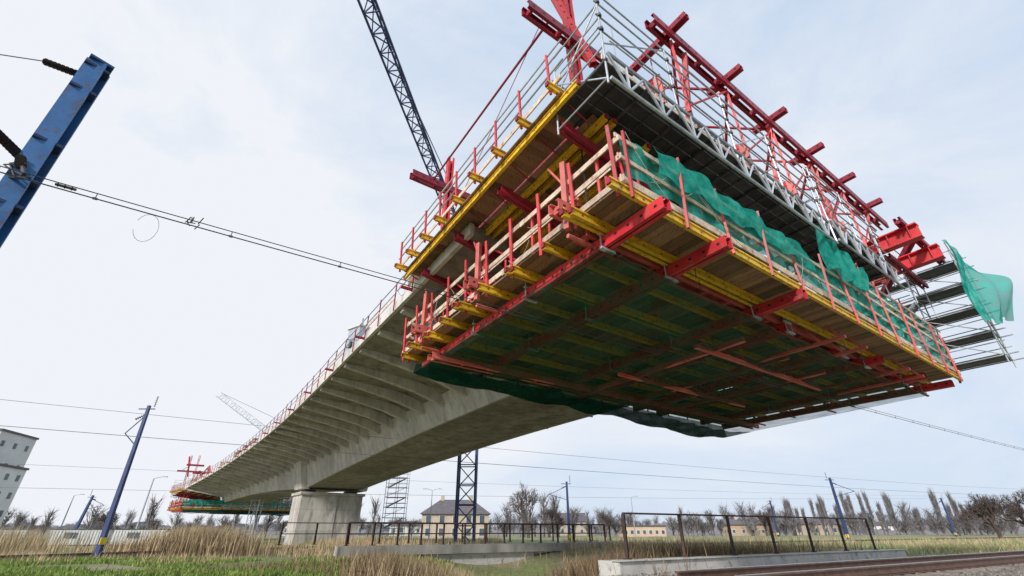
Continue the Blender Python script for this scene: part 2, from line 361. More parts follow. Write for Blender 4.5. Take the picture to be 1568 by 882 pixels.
        for hh in (9.05,9.45,9.75):
            G('wing_railing_tubes','galv').tube(F(.5,TT(-.8),hh),F(10.4,TT(-.8),hh+U(-.04,.04)),.024,6)
        G('wing_toe_board','cream').beam(F(.7,TT(-.72),8.78),F(10.2,TT(-.72),8.78),.03,.13)
        G('edge_waler','dred').beam(F(.85,TT(.4),8.6),F(10.1,TT(.4),8.6),.05,.3)
    G('stop_end_form','wood').beam(F(1.45,.5,8.75),F(1.45,19.5,8.75),.06,.55)
    # ---------- front grey truss walkway
    def lattice(L,T0,T1,h0,h1,st=.55,r=.03):
        b=G('lattice_girders','galv')
        b.tube(F(L,T0,h0),F(L,T1,h0),r*1.4);b.tube(F(L,T0,h1),F(L,T1,h1),r*1.4)
        t=T0;k=0
        while t<T1-.01:
            e=min(T1,t+st); b.tube(F(L,t,h0 if k%2 else h1),F(L,e,h1 if k%2 else h0),r,5)
            if k%2: b.tube(F(L,t,h0),F(L,t,h1),r,5)
            t=e;k+=1
    for a,b,z in ((-.35,9.6,8.5),(9.9,15.4,8.75)):
        lattice(-.36,a,b,z-.68,z+.08)
        t=a
        while t<b-.05:
            e=min(b,t+1.25)
            for i in range(5):
                G('steel_deck_planks','dark').beam(F(-.20+.32*i+.10,t+.01,z),F(-.20+.32*i+.10,e-.01,z),.30,.05)
            G('deck_transoms','dark').beam(F(-.33,t,z-.07),F(1.4,t,z-.07),.05,.07)
            G('deck_transoms','dark').beam(F(-.33,t+.6,z-.05),F(1.4,t+.6,z-.05),.03,.04)
            t=e
        t=a;k=0
        while t<=b+.1:
            for L in (-.28,1.3):
                topz=z+2.4 if L<0 else z+1.5
                G('scaffold_standards','galv').tube(F(L,t,z-.75 if k==0 else z-.1),F(L,t,topz+U(-.05,.15)),.024)
            G('scaffold_transoms','galv').tube(F(-.28,t,z+1.1),F(1.3,t,z+1.1),.02,5)
            if k%2==0 and t+1.9<=b+.1: G('scaffold_braces','galv').tube(F(-.28,t,z+.5),F(-.28,t+2.4,z+2.3),.02,5)
            for q in range(3):
                G('scaffold_couplers','dark').beam(F(-.31,t,z+(.95,1.45,1.95)[q]-.04),F(-.31,t,z+(.95,1.45,1.95)[q]+.04),.07,.08)
            t+=2.45;k+=1
        for hh in (.95,1.45,1.95,2.38): G('scaffold_ledgers','galv').tube(F(-.28,a-.1,z+hh),F(-.28,b+.1,z+hh),.022,6)
        G('scaffold_ledgers','galv').tube(F(1.3,a-.1,z+1),F(1.3,b+.1,z+1),.022,6)
        G('toe_boards','cream').beam(F(-.20,a,z+.16),F(-.20,b,z+.16),.03,.14)
    for hh in (7.9,8.9,9.4,9.9,10.4):
        G('scaffold_ledgers','galv').tube(F(-.28,-.35,hh),F(1.3,-.35,hh),.022,6)
    G('scaffold_braces','galv').tube(F(-.28,-.35,7.9),F(1.3,-.35,9.4),.02,5);G('scaffold_braces','galv').tube(F(1.3,-.35,8.9),F(-.28,-.35,10.4),.02,5)
    for T in (15.4,17.8,20.2):
        G('scaffold_standards','galv').tube(F(-.14,T,8.2),F(-.14,T,11.3),.024)
    for hh in (9.7,10.3,10.9): G('scaffold_ledgers','galv').tube(F(-.14,15.4,hh),F(-.14,20.5,hh),.022,6)
    T=1.5
    while T<18.5:
        G('upper_scaffold','galv').tube(F(.75,T,8.9),F(.75,T,12.5+U(-.3,.3)),.024,5)
        if R()<.7: G('upper_scaffold','galv').tube(F(.75,T,9.2+U(0,1)),F(.75,T+1.7,11.5+U(-.5,.8)),.02,5)
        T+=1.7
    for hh in (10.4,11.2,11.9): G('upper_scaffold','galv').tube(F(.75,1.3,hh),F(.75,18.6,hh),.022,5)
    # ---------- top red steelwork
    waler('main_cross_beam','dred',F(-.1,2.1,12.4),F(-.1,18.6,12.4),.34,.3)
    for T in (3.0,5.75,8.5,11.25,14.0,16.75):
        waler('needle_beams','dred',F(-.72,T,12.66),F(.45 if T>4 else 1.7,T,12.66),.22,.2)
    waler('front_cross_beam','dred',F(1.65,-.95,12.5),F(1.65,20.95,12.5),.36,.3)
    for sd in (0,1):
        TT=(lambda t:t) if sd==0 else (lambda t:20-t)
        waler('rear_cross_beam','dred',F(9.9,TT(-.95),12.9),F(9.9,TT(1.9),12.9),.36,.3)
        waler('rear_columns','red',F(9.9,TT(.75),8.7),F(9.9,TT(.75),14.7),.3,.25)
        waler('front_columns','red',F(1.75,TT(.95),8.8),F(1.75,TT(.75),15.5),.3,.25)
        waler('front_columns','red',F(1.35,TT(1.2),11.5),F(2.0,TT(.3),15.3),.2,.2)
        G('bracing_rods','dred').tube(F(1.7,TT(-.1),12.7),F(9.8,TT(.0),13.0),.04)
        G('bracing_rods','wire').tube(F(1.9,TT(-.1),13.2),F(9.6,TT(.5),10.0),.012,4)
        for T in (TT(3.6),TT(8.3)):
            waler('truss_chords','pink',F(.3,T,9.15),F(12.5,T,9.15),.4,.4,holes=False)
            G('truss_posts','pink').beam(F(.9,T,9.2),F(.9,T,12.3),.22,.22); G('truss_posts','pink').beam(F(5.6,T,9.2),F(5.6,T,13.4),.26,.26)
            G('truss_diagonals','red').beam(F(.9,T,12.2),F(5.6,T,13.4),.2,.2);G('truss_diagonals','red').beam(F(5.6,T,13.4),F(12,T,9.4),.2,.2)
            G('truss_diagonals','red').beam(F(.9,T,12.1),F(5.6,T,9.3),.16,.16)
            G('truss_diagonals','red').beam(F(.35,T,9.3),F(-.1,T,12.2),.14,.14)
        for T in (.7,2.75,6.4):
            G('hanger_bars','wire').tube(F(1.65,TT(T),5.5),F(1.65,TT(T),12.9),.02,5); G('hanger_bars','wire').tube(F(9.9,TT(T),5.1),F(9.9,TT(T),9),.02,5)
    T=3.0;k=0
    while T<16:
        e=T+2.75
        G('top_bracing','red').tube(F(-.1,T,9.6),F(-.1,e,12.2),.035);G('top_bracing','pink').tube(F(1.65,T,12.3),F(1.65,e,9.3),.05)
        G('top_bracing','red').tube(F(-.1,T,11.4),F(-.1,e,11.4),.03)
        G('top_bracing','dred').beam(F(-.1,T,9.4),F(-.1,T,12.3),.07,.07)
        G('top_bracing','pink').beam(F(-.1,T,12.25),F(1.65,e,12.3),.08,.08); G('top_bracing','pink').beam(F(-.1,e,12.25),F(1.65,T,12.3),.06,.06)
        T=e;k+=1
    for T in (15.8,18.3):
        G('protruding_girders','red').ibeam(F(-1.5,T,10.2),F(2.4,T,10.2),.38,.62,.05)
        for L in (-1.2,-.5,.2,.9,1.6): G('protruding_girders','red').beam(F(L,T-.17,10.2),F(L,T+.17,10.2),.03,.51)
    waler('girder_tie','dred',F(-1.1,15.2,10.65),F(-1.1,20.6,10.65),.26,.24)
    waler('girder_tie','red',F(-.2,16.0,9.75),F(-.2,20.4,9.75),.26,.22)
    waler('girder_tie','dred',F(-1.0,18.3,11.3),F(1.5,20.4,9.9),.26,.22)
    # scaffold stair tower on the right
    t0,t1=20.3,21.5
    for L in (-1.5,0.3,2.1):
        for T in (t0,t1): G('stair_tower_standards','galv').tube(F(L,T,5.8),F(L,T,11.0),.028)
    for z in (6.1,7.1,8.2,9.3,10.4):
        for T in (t0,t1):
            G('stair_tower_ledgers','galv').tube(F(-1.9,T,z),F(2.2,T,z),.028,5);G('stair_tower_ledgers','galv').tube(F(-1.7,T,z+.55),F(2.2,T,z+.55),.022,5)
        for L in (-1.5,.3,2.1): G('stair_tower_ledgers','galv').tube(F(L,t0-.2,z),F(L,t1+.2,z),.024,5);G('stair_tower_ledgers','galv').tube(F(L,t0-.1,z+.55),F(L,t1+.1,z+.55),.02,5)
        for i in range(4): G('stair_tower_decks','dark').beam(F(-1.5,t0+.14+.3*i,z+.05),F(.3 if i<2 else 2.1,t0+.14+.3*i,z+.05),.28,.05)
        G('stair_tower_braces','galv').tube(F(-1.5,t0,z),F(.3,t0,z+1.05),.022,5)
        G('stair_tower_braces','galv').tube(F(-1.5,t0,z+1.0),F(-1.5,t1,z),.022,5)
    for z in (6.1,8.2):
        for s in (-.25,.25):
            G('stair_flights','galv').beam(F(2.0,t1-.5+s,z),F(.4,t1-.5+s,z+1.1),.04,.14)
        for i in range(6): G('stair_flights','galv').beam(F(2.0-i*.3,t1-.75,z+.1+i*.2),F(2.0-i*.3,t1-.25,z+.1+i*.2),.2,.03)
    def fl(u,v):
        L=-1.62-.12*math.sin(v*6+u*5)-.06*math.sin(u*23+v*9); T=18.7+2.6*u
        return F(L-.95*u*u*(.25+.75*math.sin(v*2.6)),T+.15*math.sin(v*7),10.8-.40*u-(3.8-1.1*u)*v+.12*math.sin(u*11+v*6))
    G('flapping_net','netb').grid(fl,40,28)
    # ---------- hanging net below
    def un(u,v):
        L=1.2+9.7*v; T=.45+19.5*u
        s=math.sin(math.pi*u)**.6
        h=5.03-.26*s*(.4+.6*v)-.34*v*max(0,1-abs(u-.9)/.45)-.06*math.sin(T*1.7+L)*s-.10*noise.noise(Vector((T*.7,L*.7,0)))*s
        return F(L+.10*v*math.sin(T*.9)+.12*noise.noise(Vector((T*1.5,3,0))),T,h)
    G('hanging_net','net').grid(un,90,40)
    def un2(u,v):
        p=un(u,.84+.16*v+.04*noise.noise(Vector((u*20,1,2)))*(1-v)); p.z-=.02+.03*math.sin(u*60)*v; return p
    G('doubled_net_hem','netd').grid(un2,120,8)
    b=G('edge_rope','wire')
    for i in range(60):
        b.tube(un(i/60,1),un((i+1)/60,1),.014,4); b.tube(un(i/60,0),un((i+1)/60,0),.012,4)
    for i in range(30):
        b.tube(un(0,i/30),un(0,(i+1)/30),.012,4)
    def ed(u,v):
        p=un(u,1); q=F(10.85,.5+19.4*u,5.35); r=p.lerp(q,v); r.z+=.1*math.sin(u*50+v*3)*v*(1-v)*2; return r
    G('rear_net_apron','netd').grid(ed,90,4)
    if detail:
        for k in range(16):
            a=U(0,18); sagline(G('loose_ropes','rope'),F(-.1,a,U(5.3,7)),F(-.12,a+U(.4,2),U(5.3,7)),U(.1,.4),.006)
        for k in range(5):
            a=U(0,9); sagline(G('loose_ropes','rope'),F(a,-.12,U(5.3,7)),F(a+U(.3,1.5),-.12,U(5.3,7)),U(.05,.3),.006)
        for k in range(6):
            a=U(0,14); sagline(G('power_cables','wire'),F(-.25,a,U(8.6,9.4)),F(-.25,a+U(2,5),U(8.6,9.4)),U(.1,.5),.012)
        for k in range(8):
            a=U(1,18);b_=U(.3,1.2); G('hanging_straps','wire').tube(F(b_,a,5.4),F(b_+U(-.1,.1),a,U(4.6,5.1)),.01,4)
    return G.done()
traveller(W,'form_traveller')
traveller(lambda L,T,h: W(LF-L,T,h-1.9),'form_traveller',False)
# ------------------------------------------------------------------ terrain
def sm(x,a,b):
    t=min(1,max(0,(x-a)/(b-a))); return t*t*(3-2*t)
def nt_(x,y): return -.516*x+.857*y, .857*x+.516*y
def gz(x,y):
    n,t=nt_(x,y)
    z=.5*sm(t,7.5,10.5)*sm(n,2,5)*(1-sm(n,60,120))
    z-=2.2*math.exp(-((x-.0)/4.2)**2-((y-26)/8.)**2)
    z+=.12*noise.noise(Vector((x*.15,y*.15,0)))*sm(abs(y)+abs(x),6,14)
    if 4.6<n<11.4 and t>8: z=.42
    return z
def warp(s,span): return math.sinh(s*6.2)/math.sinh(6.2)*span
b=Bt(); NX,NY=220,220
vs=[];
for j in range(NY+1):
    y=22+warp(j/NY*2-1,4000)
    for i in range(NX+1):
        x=warp(i/NX*2-1,4000); vs.append((x,y,gz(x,y) if abs(x)<400 and abs(y)<400 else 0))
b.add(vs,[(j*(NX+1)+i,j*(NX+1)+i+1,(j+1)*(NX+1)+i+1,(j+1)*(NX+1)+i) for j in range(NY) for i in range(NX)])
gm=bpy.data.materials.new('ground_mix'); gm.use_nodes=True; nt=gm.node_tree;N=nt.nodes;K=nt.links;pb=N['Principled BSDF'];pb.inputs['Roughness'].default_value=.95
tc=N.new('ShaderNodeTexCoord')
def nz(s,d=8):
    n=N.new('ShaderNodeTexNoise');n.inputs['Scale'].default_value=s;n.inputs['Detail'].default_value=d;n.inputs['Roughness'].default_value=.7;K.new(tc.outputs['Object'],n.inputs['Vector']);return n
def ramp(src,es):
    r=N.new('ShaderNodeValToRGB')
    r.color_ramp.elements[0].position=es[0][0];r.color_ramp.elements[0].color=(*es[0][1],1);r.color_ramp.elements[1].position=es[-1][0];r.color_ramp.elements[1].color=(*es[-1][1],1)
    for p,c in es[1:-1]:
        e=r.color_ramp.elements.new(p);e.color=(*c,1)
    K.new(src.outputs['Fac'],r.inputs[0]);return r
r1=ramp(nz(.12),[(.33,(.42,.35,.26)),(.45,(.33,.29,.18)),(.53,(.22,.26,.10)),(.7,(.25,.31,.11))])
r2=ramp(nz(6),[(.3,(.45,.45,.45)),(.7,(1.25,1.25,1.25))])
mm=N.new('ShaderNodeMix');mm.data_type='RGBA';mm.blend_type='MULTIPLY';mm.inputs[0].default_value=1;K.new(r1.outputs[0],mm.inputs[6]);K.new(r2.outputs[0],mm.inputs[7]);K.new(mm.outputs[2],pb.inputs['Base Color'])
bp=N.new('ShaderNodeBump');bp.inputs['Distance'].default_value=.1;K.new(nz(5).outputs['Fac'],bp.inputs['Height']);K.new(bp.outputs[0],pb.inputs['Normal'])
b.obj('ground',gm)
b=Bt()
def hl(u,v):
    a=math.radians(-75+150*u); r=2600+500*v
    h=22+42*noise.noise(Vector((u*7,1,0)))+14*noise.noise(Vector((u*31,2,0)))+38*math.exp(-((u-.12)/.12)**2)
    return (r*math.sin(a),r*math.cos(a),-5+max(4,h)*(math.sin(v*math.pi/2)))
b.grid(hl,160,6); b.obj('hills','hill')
def P(n,t,z): return Vector((-.516*n+.857*t,.857*n+.516*t,z))
def track(name,n0,t0,t1,z,g=1.435,sl=True):
    G=Grp(name)
    for nn in (n0-g/2,n0+g/2):
        G('rails','rail').ibeam(P(nn,t0,z),P(nn,t1,z),.13,.17,.03); G('rail_heads','railt').beam(P(nn,t0,z+.09),P(nn,t1,z+.09),.07,.012)
        G('rails','rail').beam(P(nn,t0,z-.11),P(nn,t1,z-.11),.15,.03)
    t=t0
    while t<t1 and sl:
        G('sleepers','sleep').beam(P(n0-1.3,t,z-.20),P(n0+1.3,t,z-.20),.26,.14); t+=.62
    return G.done()
track('railway_track',7.3,9,75,.74)
track('railway_track',31.5,12,140,.55,sl=False)
b=Bt()
def bl(u,v):
    t=7+80*u;n=4.4+5.8*v; e=min(v,1-v)*5
    return P(n,t,.2+.37*min(1,e*1.6)+.05*noise.noise(Vector((t*3,n*3,0)))+.03*noise.noise(Vector((t*9,n*9,0))))
b.grid(bl,700,60); b.obj('railway_ballast','ballast')
b=Bt()
for i in range(11000):
    t=9+R()**1.6*40;n=U(4.8,11.2); s=U(.02,.055); c=P(n,t,.44+U(.0,.04) if n>9.8 else .56+U(0,.03))
    if n>10.6 and t<34: c.z=.5
    vs=[c+Vector((U(-1,1),U(-1,1),U(-.6,1)))*s for _ in range(4)]
    b.add(vs,[(0,1,2),(0,2,3),(0,3,1),(1,3,2)])
b.obj('ballast_stones','ballast')
G=Grp('concrete_retaining_slab')
G('slab','slab').beam(P(11.55,10.2,.62),P(11.55,27.5,.62),.9,.42)
G('coping','slab').beam(P(11.2,10.15,.842),P(11.2,27.6,.842),.35,.02)
G('wall','wallc').beam(P(11.6,10.3,-.4),P(11.6,27.4,-.4),.7,1.6)
G.done()
def railing(name,pts,z,post=1.9,hgt=1.15,r=.035,mid=(.6,)):
    G=Grp(name)
    for (n0,t0),(n1,t1) in zip(pts[:-1],pts[1:]):
        a=P(n0,t0,z);c=P(n1,t1,z);k=max(1,round((c-a).length/post))
        for i in range(k+1):
            p=a.lerp(c,i/k)
            G('posts','fence').ibeam(p,p+Vector((U(-.02,.02),0,hgt)),.09,.09,.016); G('base_plates','fence').beam(p,p+Vector((0,0,.03)),.2,.2)
        G('top_rail','fence').beam(a+Vector((0,0,hgt+.02)),c+Vector((0,0,hgt+.02)),.1,.05)
        for m in mid: G('mid_rail','fence').beam(a+Vector((0,0,hgt*m)),c+Vector((0,0,hgt*m)),.03,.05)
    return G.done()
railing('steel_railing',[(11.5,10.9),(11.5,25.8)],.85,mid=(),hgt=1.2,post=2.45)
railing('steel_railing',[(29.6,7),(29.6,26)],.85,1.5,mid=(.5,))
railing('steel_railing',[(33.5,4),(33.5,30)],.85,2,mid=(.5,))
G=Grp('underpass_abutment_wall')
G('deck_beam','wallc').beam(P(29.6,6.5,.6),P(29.6,26.5,.6),.7,.48)
G('wall','slab').beam(P(29.9,11.5,-1.2),P(29.9,19.5,-1.2),.8,3.1)
G('recess_shade_panel','dark').beam(P(31.5,19.5,-1.2),P(31.5,24.2,-1.2),.4,3.1)  # dark panel stands in for the shade inside the underpass opening
G('pier_wall','wallc').beam(P(29.9,24.2,-1.2),P(29.9,26.6,-1.2),.9,3.1)
G.done()
G=Grp('old_siding_rail'); 
G('kerb','sleep').beam((-34,23,.10),(-17,50,.10),.22,.2);G('rail','rail').ibeam((-34,23,.27),(-17,50,.27),.12,.14,.03); G.done()
# ------------------------------------------------------------------ vegetation
def blades(b,n,fx,hmin,hmax,w,lean=.35):
    for i in range(n):
        x,y=fx(); z=gz(x,y)-.03; h=U(hmin,hmax); a=U(0,6.28); ww=w*U(.6,1.3)*(1+y*.012)
        dx,dy=math.cos(a)*ww,math.sin(a)*ww; lx,ly=U(-lean,lean)*h,U(-lean,lean)*h
        b.add([(x-dx,y-dy,z),(x+dx,y+dy,z),(x+dx*.6+lx*.4,y+dy*.6+ly*.4,z+h*.6),(x-dx*.6+lx*.4,y-dy*.6+ly*.4,z+h*.6),(x+lx,y+ly,z+h)],[(0,1,2,3),(3,2,4)])
def wedge(y0,y1,a0,a1):
    def f():
        y=y0+(y1-y0)*R()**1.3; return y*U(a0,a1),y
    return f
def patchy(f,thr,s=.25):
    def g():
        for _ in range(12):
            x,y=f()
            if noise.noise(Vector((x*s,y*s,5)))>thr: return x,y
        return x,y
    return g
b=Bt(); blades(b,34000,patchy(wedge(18.5,34,-1.05,-.05),-.15),.08,.26,.02); blades(b,7000,wedge(24,60,.1,1.05),.1,.3,.014)
blades(b,6000,wedge(17.5,26,-.1,.32),.1,.35,.014)
b.obj('green_grass','grass')
b=Bt(); blades(b,13000,patchy(wedge(28,80,-1.0,-.02),.04),.15,.55,.012); blades(b,9000,patchy(wedge(24,75,.1,1.05),.0),.15,.5,.012); b.obj('dry_grass','dry')
b=Bt()
def blob(cx,cy,rx,ry): return lambda:(random.gauss(cx,rx),random.gauss(cy,ry))
blades(b,3800,blob(-4.0,20.5,.8,.9),.5,1.35,.012,.25); blades(b,2200,blob(-2.4,22,.7,1.2),.4,1.3,.012,.3)
blades(b,3800,blob(-24,40,1.8,1.5),1.0,2.2,.016,.2); blades(b,900,blob(-29,42,2,1.5),.6,1.3,.016,.25)
blades(b,2500,blob(-44,42,3,3),.8,2.2,.016,.25); blades(b,1500,blob(-14,42,4,2),.4,.9,.014,.25)
blades(b,1500,blob(12,36,6,2),.3,.9,.014,.3)
b.obj('dry_reeds','dry')
b=Bt(); blades(b,3500,blob(3.0,19.5,1.,1.6),.3,1.1,.012,.5); blades(b,2500,blob(9,26,3.,1.2),.2,.8,.012,.5);blades(b,1400,blob(-9,24,3.,2),.2,.5,.012,.5);blades(b,3200,blob(-4.2,20.2,.9,.8),.5,1.5,.010,.3);blades(b,1800,blob(-24,39,2.5,1.5),.5,1.8,.014,.3);b.obj('brown_undergrowth','brush')
def bare_tree(name,x,y,h,spread,depth=6,mt='bark',seed=1,z0=0,tw=1.):
    random.seed(seed); b=Bt()
    def br(p,d,l,r,k):
        q=p+d*l; b.tube(p,q,r,5 if k>3 else 3,r*.7)
        if k==0: return
        for i in range(3 if R()<.65 else 4):
            a=U(0,6.28); t=U(.3,.75)*spread
            up=Vector((0,0,1)); s=d.cross(Vector((math.cos(a),math.sin(a),.2))).normalized()
            nd=(d+s*t+up*.08).normalized()
            br(p.lerp(q,U(.55,1.)),nd,l*U(.62,.86),r*.62,k-1)
    br(Vector((x,y,z0)),Vector((U(-.05,.05),U(-.05,.05),1)).normalized(),h*.26,h*.024*tw,depth)
    return b.obj(name,mt)
bare_tree('bare_tree',3.2,100,11.5,.9,6,seed=3,tw=1.1)
bare_tree('bare_tree',8,112,9,1.0,6,seed=5,tw=1.1)
bare_tree('bare_tree',64.5,68,7.6,1.3,7,seed=9,tw=1.6)
bare_tree('bare_tree',70,69,8.0,1.3,7,seed=12,tw=1.6)
bare_tree('bare_tree',22,120,7.5,1.0,6,seed=15,tw=1.1)
bare_tree('bare_tree',-96,120,9,1.0,6,seed=17,tw=1.1)
bare_tree('bare_tree',62,125,9,1.0,6,seed=19,tw=1.1)
random.seed(21)
def twigtree(b,x,y,h,w,n,col=False):
    b.tube((x,y,0),(x,y,h*.6),.16+h*.01,4,.06)
    for i in range(n):
        z=h*U(.12,.75) ; a=U(0,6.28); rr=w*(U(.3,1) if not col else U(.1,.6))
        p=Vector((x,y,z)); q=Vector((x+math.cos(a)*rr,y+math.sin(a)*rr,z+(h-z)*U(.35,1)))
        s=Vector((U(-1,1),U(-1,1),0)).normalized()*U(.06,.16)
        b.add([p-s,p+s,q],[(0,1,2)])
        m=p.lerp(q,.5)
        for _ in range(2):
            e=m+Vector((U(-1,1),U(-1,1),U(.2,1)))*w*.4; b.add([m-s*.6,m+s*.6,e],[(0,1,2)])
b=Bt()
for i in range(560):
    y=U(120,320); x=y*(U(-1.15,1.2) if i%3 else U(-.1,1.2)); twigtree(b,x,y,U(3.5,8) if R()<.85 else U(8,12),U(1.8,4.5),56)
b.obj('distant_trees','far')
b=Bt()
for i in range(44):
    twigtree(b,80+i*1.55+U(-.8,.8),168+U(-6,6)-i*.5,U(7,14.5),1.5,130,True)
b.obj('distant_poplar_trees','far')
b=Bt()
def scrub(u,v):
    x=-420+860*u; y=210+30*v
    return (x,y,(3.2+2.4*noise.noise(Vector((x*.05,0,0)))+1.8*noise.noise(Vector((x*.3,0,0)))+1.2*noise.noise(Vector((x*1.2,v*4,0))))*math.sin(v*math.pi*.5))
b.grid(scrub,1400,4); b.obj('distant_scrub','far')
# ------------------------------------------------------------------ buildings
def building(name,x,y,w,d,h,rot,wall='white',roof='flat',rh=2.5,cols=5,rows=2,ww=1.0,wh=1.3):
    G=Grp(name); c,s=math.cos(rot),math.sin(rot)
    def X(a,bb,z): return Vector((x+a*c-bb*s,y+a*s+bb*c,z))
    def bx(bt,a0,a1,b0,b1,z0,z1): bt.hexa([X(a0,b0,z0),X(a1,b0,z0),X(a1,b1,z0),X(a0,b1,z0),X(a0,b0,z1),X(a1,b0,z1),X(a1,b1,z1),X(a0,b1,z1)])
    bx(G('walls',wall),-w/2,w/2,-d/2,d/2,-.5,h)
    for r in range(rows):
        z=h*(r+.3)/rows
        for k in range(cols):
            a=-w/2+w*(k+.5)/cols
            bx(G('window_frames','white'),a-ww/2-.1,a+ww/2+.1,-d/2-.05,-d/2-.003,z-.1,z+wh+.1); bx(G('windows','glass'),a-ww/2,a+ww/2,-d/2-.08,-d/2-.053,z,z+wh)
        for k in range(max(1,int(cols*d/w))):
            q=-d/2+d*(k+.5)/max(1,int(cols*d/w))
            for sx in (-1,1):
                xx=sx*w/2; bx(G('windows','glass'),min(xx+sx*.003,xx+sx*.06),max(xx+sx*.003,xx+sx*.06),q-ww/2,q+ww/2,z,z+wh)
    if roof=='flat': bx(G('roof','roof'),-w/2-.2,w/2+.2,-d/2-.2,d/2+.2,h+.003,h+.35)
    else:
        o=.5;k=.0 if roof=='gable' else d*.38
        v=[X(-w/2-o,-d/2-o,h+.003),X(w/2+o,-d/2-o,h+.003),X(w/2+o,d/2+o,h+.003),X(-w/2-o,d/2+o,h+.003),X(-w/2-o+k,0,h+rh),X(w/2+o-k,0,h+rh)]
        G('roof','roof').add(v,[(0,1,5,4),(2,3,4,5),(1,2,5),(3,0,4),(0,3,2,1)])
        bx(G('chimneys','beige'),w*.2,w*.2+.8,-.4,.4,h+rh*.5,h+rh+.9); bx(G('chimneys','beige'),-w*.25,-w*.25+.7,-.4,.4,h+rh*.5,h+rh+.8)
    return G.done()
building('brick_house',-12,108,13.5,10,4.6,.1,'beige','hip',2.9,5,2)
building('white_apartment_building',-93.5,82,10,14,11.5,.25,'white','flat',0,4,4,.8,1.0)
building('white_apartment_building',-101,90,10,10,18,.25,'white','flat',0,3,5,.8,1.0)
building('orange_industrial_building',38,150,12,10,2.6,-.1,'orange','flat',0,7,1,.8,.9)
building('orange_industrial_building',74,160,14,9,3.2,-.15,'orange','gable',1.6,5,1,.8,.9)
building('beige_warehouse',112,190,14,10,3.6,-.3,'beige','gable',2.0,5,1)
building('white_warehouse',-70,190,26,12,3.4,.2,'white','gable',1.5,9,1)
building('white_warehouse',-35,190,20,12,3.2,.2,'white','gable',1.6,7,1)
building('white_warehouse',160,230,22,12,3.6,-.3,'white','gable',1.6,7,1)
building('beige_house',20,190,14,10,4.5,.0,'beige','gable',3,4,2)
for i,(x,y,r) in enumerate([(-52,62,.4),(-46,64,.35),(-60,60,.5),(-67,64,.3)]):
    G=Grp('site_container'); c,s=math.cos(r),math.sin(r)
    def X(a,bb,z): return Vector((x+a*c-bb*s,y+a*s+bb*c,z))
    def bx(bt,a0,a1,b0,b1,z0,z1): bt.hexa([X(a0,b0,z0),X(a1,b0,z0),X(a1,b1,z0),X(a0,b1,z0),X(a0,b0,z1),X(a1,b0,z1),X(a1,b1,z1),X(a0,b1,z1)])
    bx(G('shell','white'),-2.7,2.7,-1.15,1.15,.12,1.7)
    for k in range(18): a=-2.6+k*.3; bx(G('corrugation','white'),a,a+.14,-1.2,-1.153,.2,1.6)
    bx(G('top_frame','dark'),-2.75,2.75,-1.22,1.22,1.703,1.8); bx(G('skids','dark'),-2.7,2.7,-1.1,1.1,0,.117); bx(G('window','glass'),-1.2,0,-1.24,-1.203,.8,1.4)
    G.done()
def car(x,y,r,m):
    G=Grp('parked_car');c,s=math.cos(r),math.sin(r)
    def X(a,bb,z): return Vector((x+a*c-bb*s,y+a*s+bb*c,z))
    prof=[(-2.1,.35),(-2.1,.8),(-1.9,.95),(-1.2,1.0),(-.7,1.42),(.7,1.45),(1.35,1.05),(2.0,.85),(2.15,.6),(2.1,.3)]
    a=[X(p,-.82,z) for p,z in prof];b2=[X(p,.82,z) for p,z in prof];n=len(a)
    G('body',m).add(a+b2,[(i,(i+1)%n,n+(i+1)%n,n+i) for i in range(n)]+[tuple(range(n)),tuple(range(n,2*n))[::-1]])
    for q in (-.83,.83):
        G('windows','glass').beam(X(-.6,q,1.2),X(.75,q,1.2),.02,.3)
        for w in (-1.3,1.35): G('wheels','black').tube(X(w,q*.8,.32),X(w,q*1.04,.32),.32,14)
    G.done()
for x,y,r,m in [(-38,58,.4,'white'),(-33,60,.4,'galv'),(-74,58,.4,'white'),(-26,64,.3,'blue')]: car(x,y,r,m)
# ------------------------------------------------------------------ lattice / cranes
def latt(b,p,q,w,step,r,tri=False,rd=None):
    p=Vector(p);q=Vector(q);d=(q-p).normalized();up=Vector((0,0,1)) if abs(d.z)<.9 else Vector((1,0,0))
    a=d.cross(up).normalized();c=a.cross(d); rd=rd or r*.55
    offs=[a*w/2,-a*w/2,c*w*.85] if tri else [a*w/2+c*w/2,-a*w/2+c*w/2,-a*w/2-c*w/2,a*w/2-c*w/2]
    n=int((q-p).length/step); m=len(offs)
    for o in offs: b.beam(p+o,q+o,r*2,r*2,tuple(c))
    for i in range(n):
        x0=p.lerp(q,i/n);x1=p.lerp(q,(i+1)/n)
        for k in range(m):
            o1,o2=offs[k],offs[(k+1)%m]
            b.beam(x0+(o1 if i%2 else o2),x1+(o2 if i%2 else o1),rd*2,rd*2,tuple(c)); b.beam(x0+o1,x0+o2,rd*2,rd*2,tuple(c))
G=Grp('tower_crane'); cx,cy=-5.15,56
latt(G('mast','cblue'),(cx,cy,0),(cx,cy,33),2.0,2.0,.10)
d=Vector((-4.75,-38.7,0)).normalized(); e=Vector((cx,cy,33.3))
latt(G('jib','cblue'),e,e+d*62,1.15,1.5,.07,True)
latt(G('counter_jib','cblue'),e,e-d*14,1.2,1.5,.07)
G('counterweight','slab').beam(e-d*11+Vector((0,0,-1)),e-d*14+Vector((0,0,-1)),1.4,2.2)
latt(G('tower_head','cblue'),e,e+Vector((0,0,6)),1.2,1.5,.08)
G('cab','white').beam(e+Vector((1.4,-1,-1.2)),e+Vector((1.4,1,-1.2)),1.3,1.9)
G('cab_glass','glass').beam(e+Vector((1.4,-1.08,-1.1)),e+Vector((1.4,-1.003,-1.1)),1.1,1.3)
G('tie_rods','cblue').tube(e+Vector((0,0,6)),e+d*32+Vector((0,0,1)),.05,5); G('tie_rods','cblue').tube(e+Vector((0,0,6)),e-d*12,.05,5)
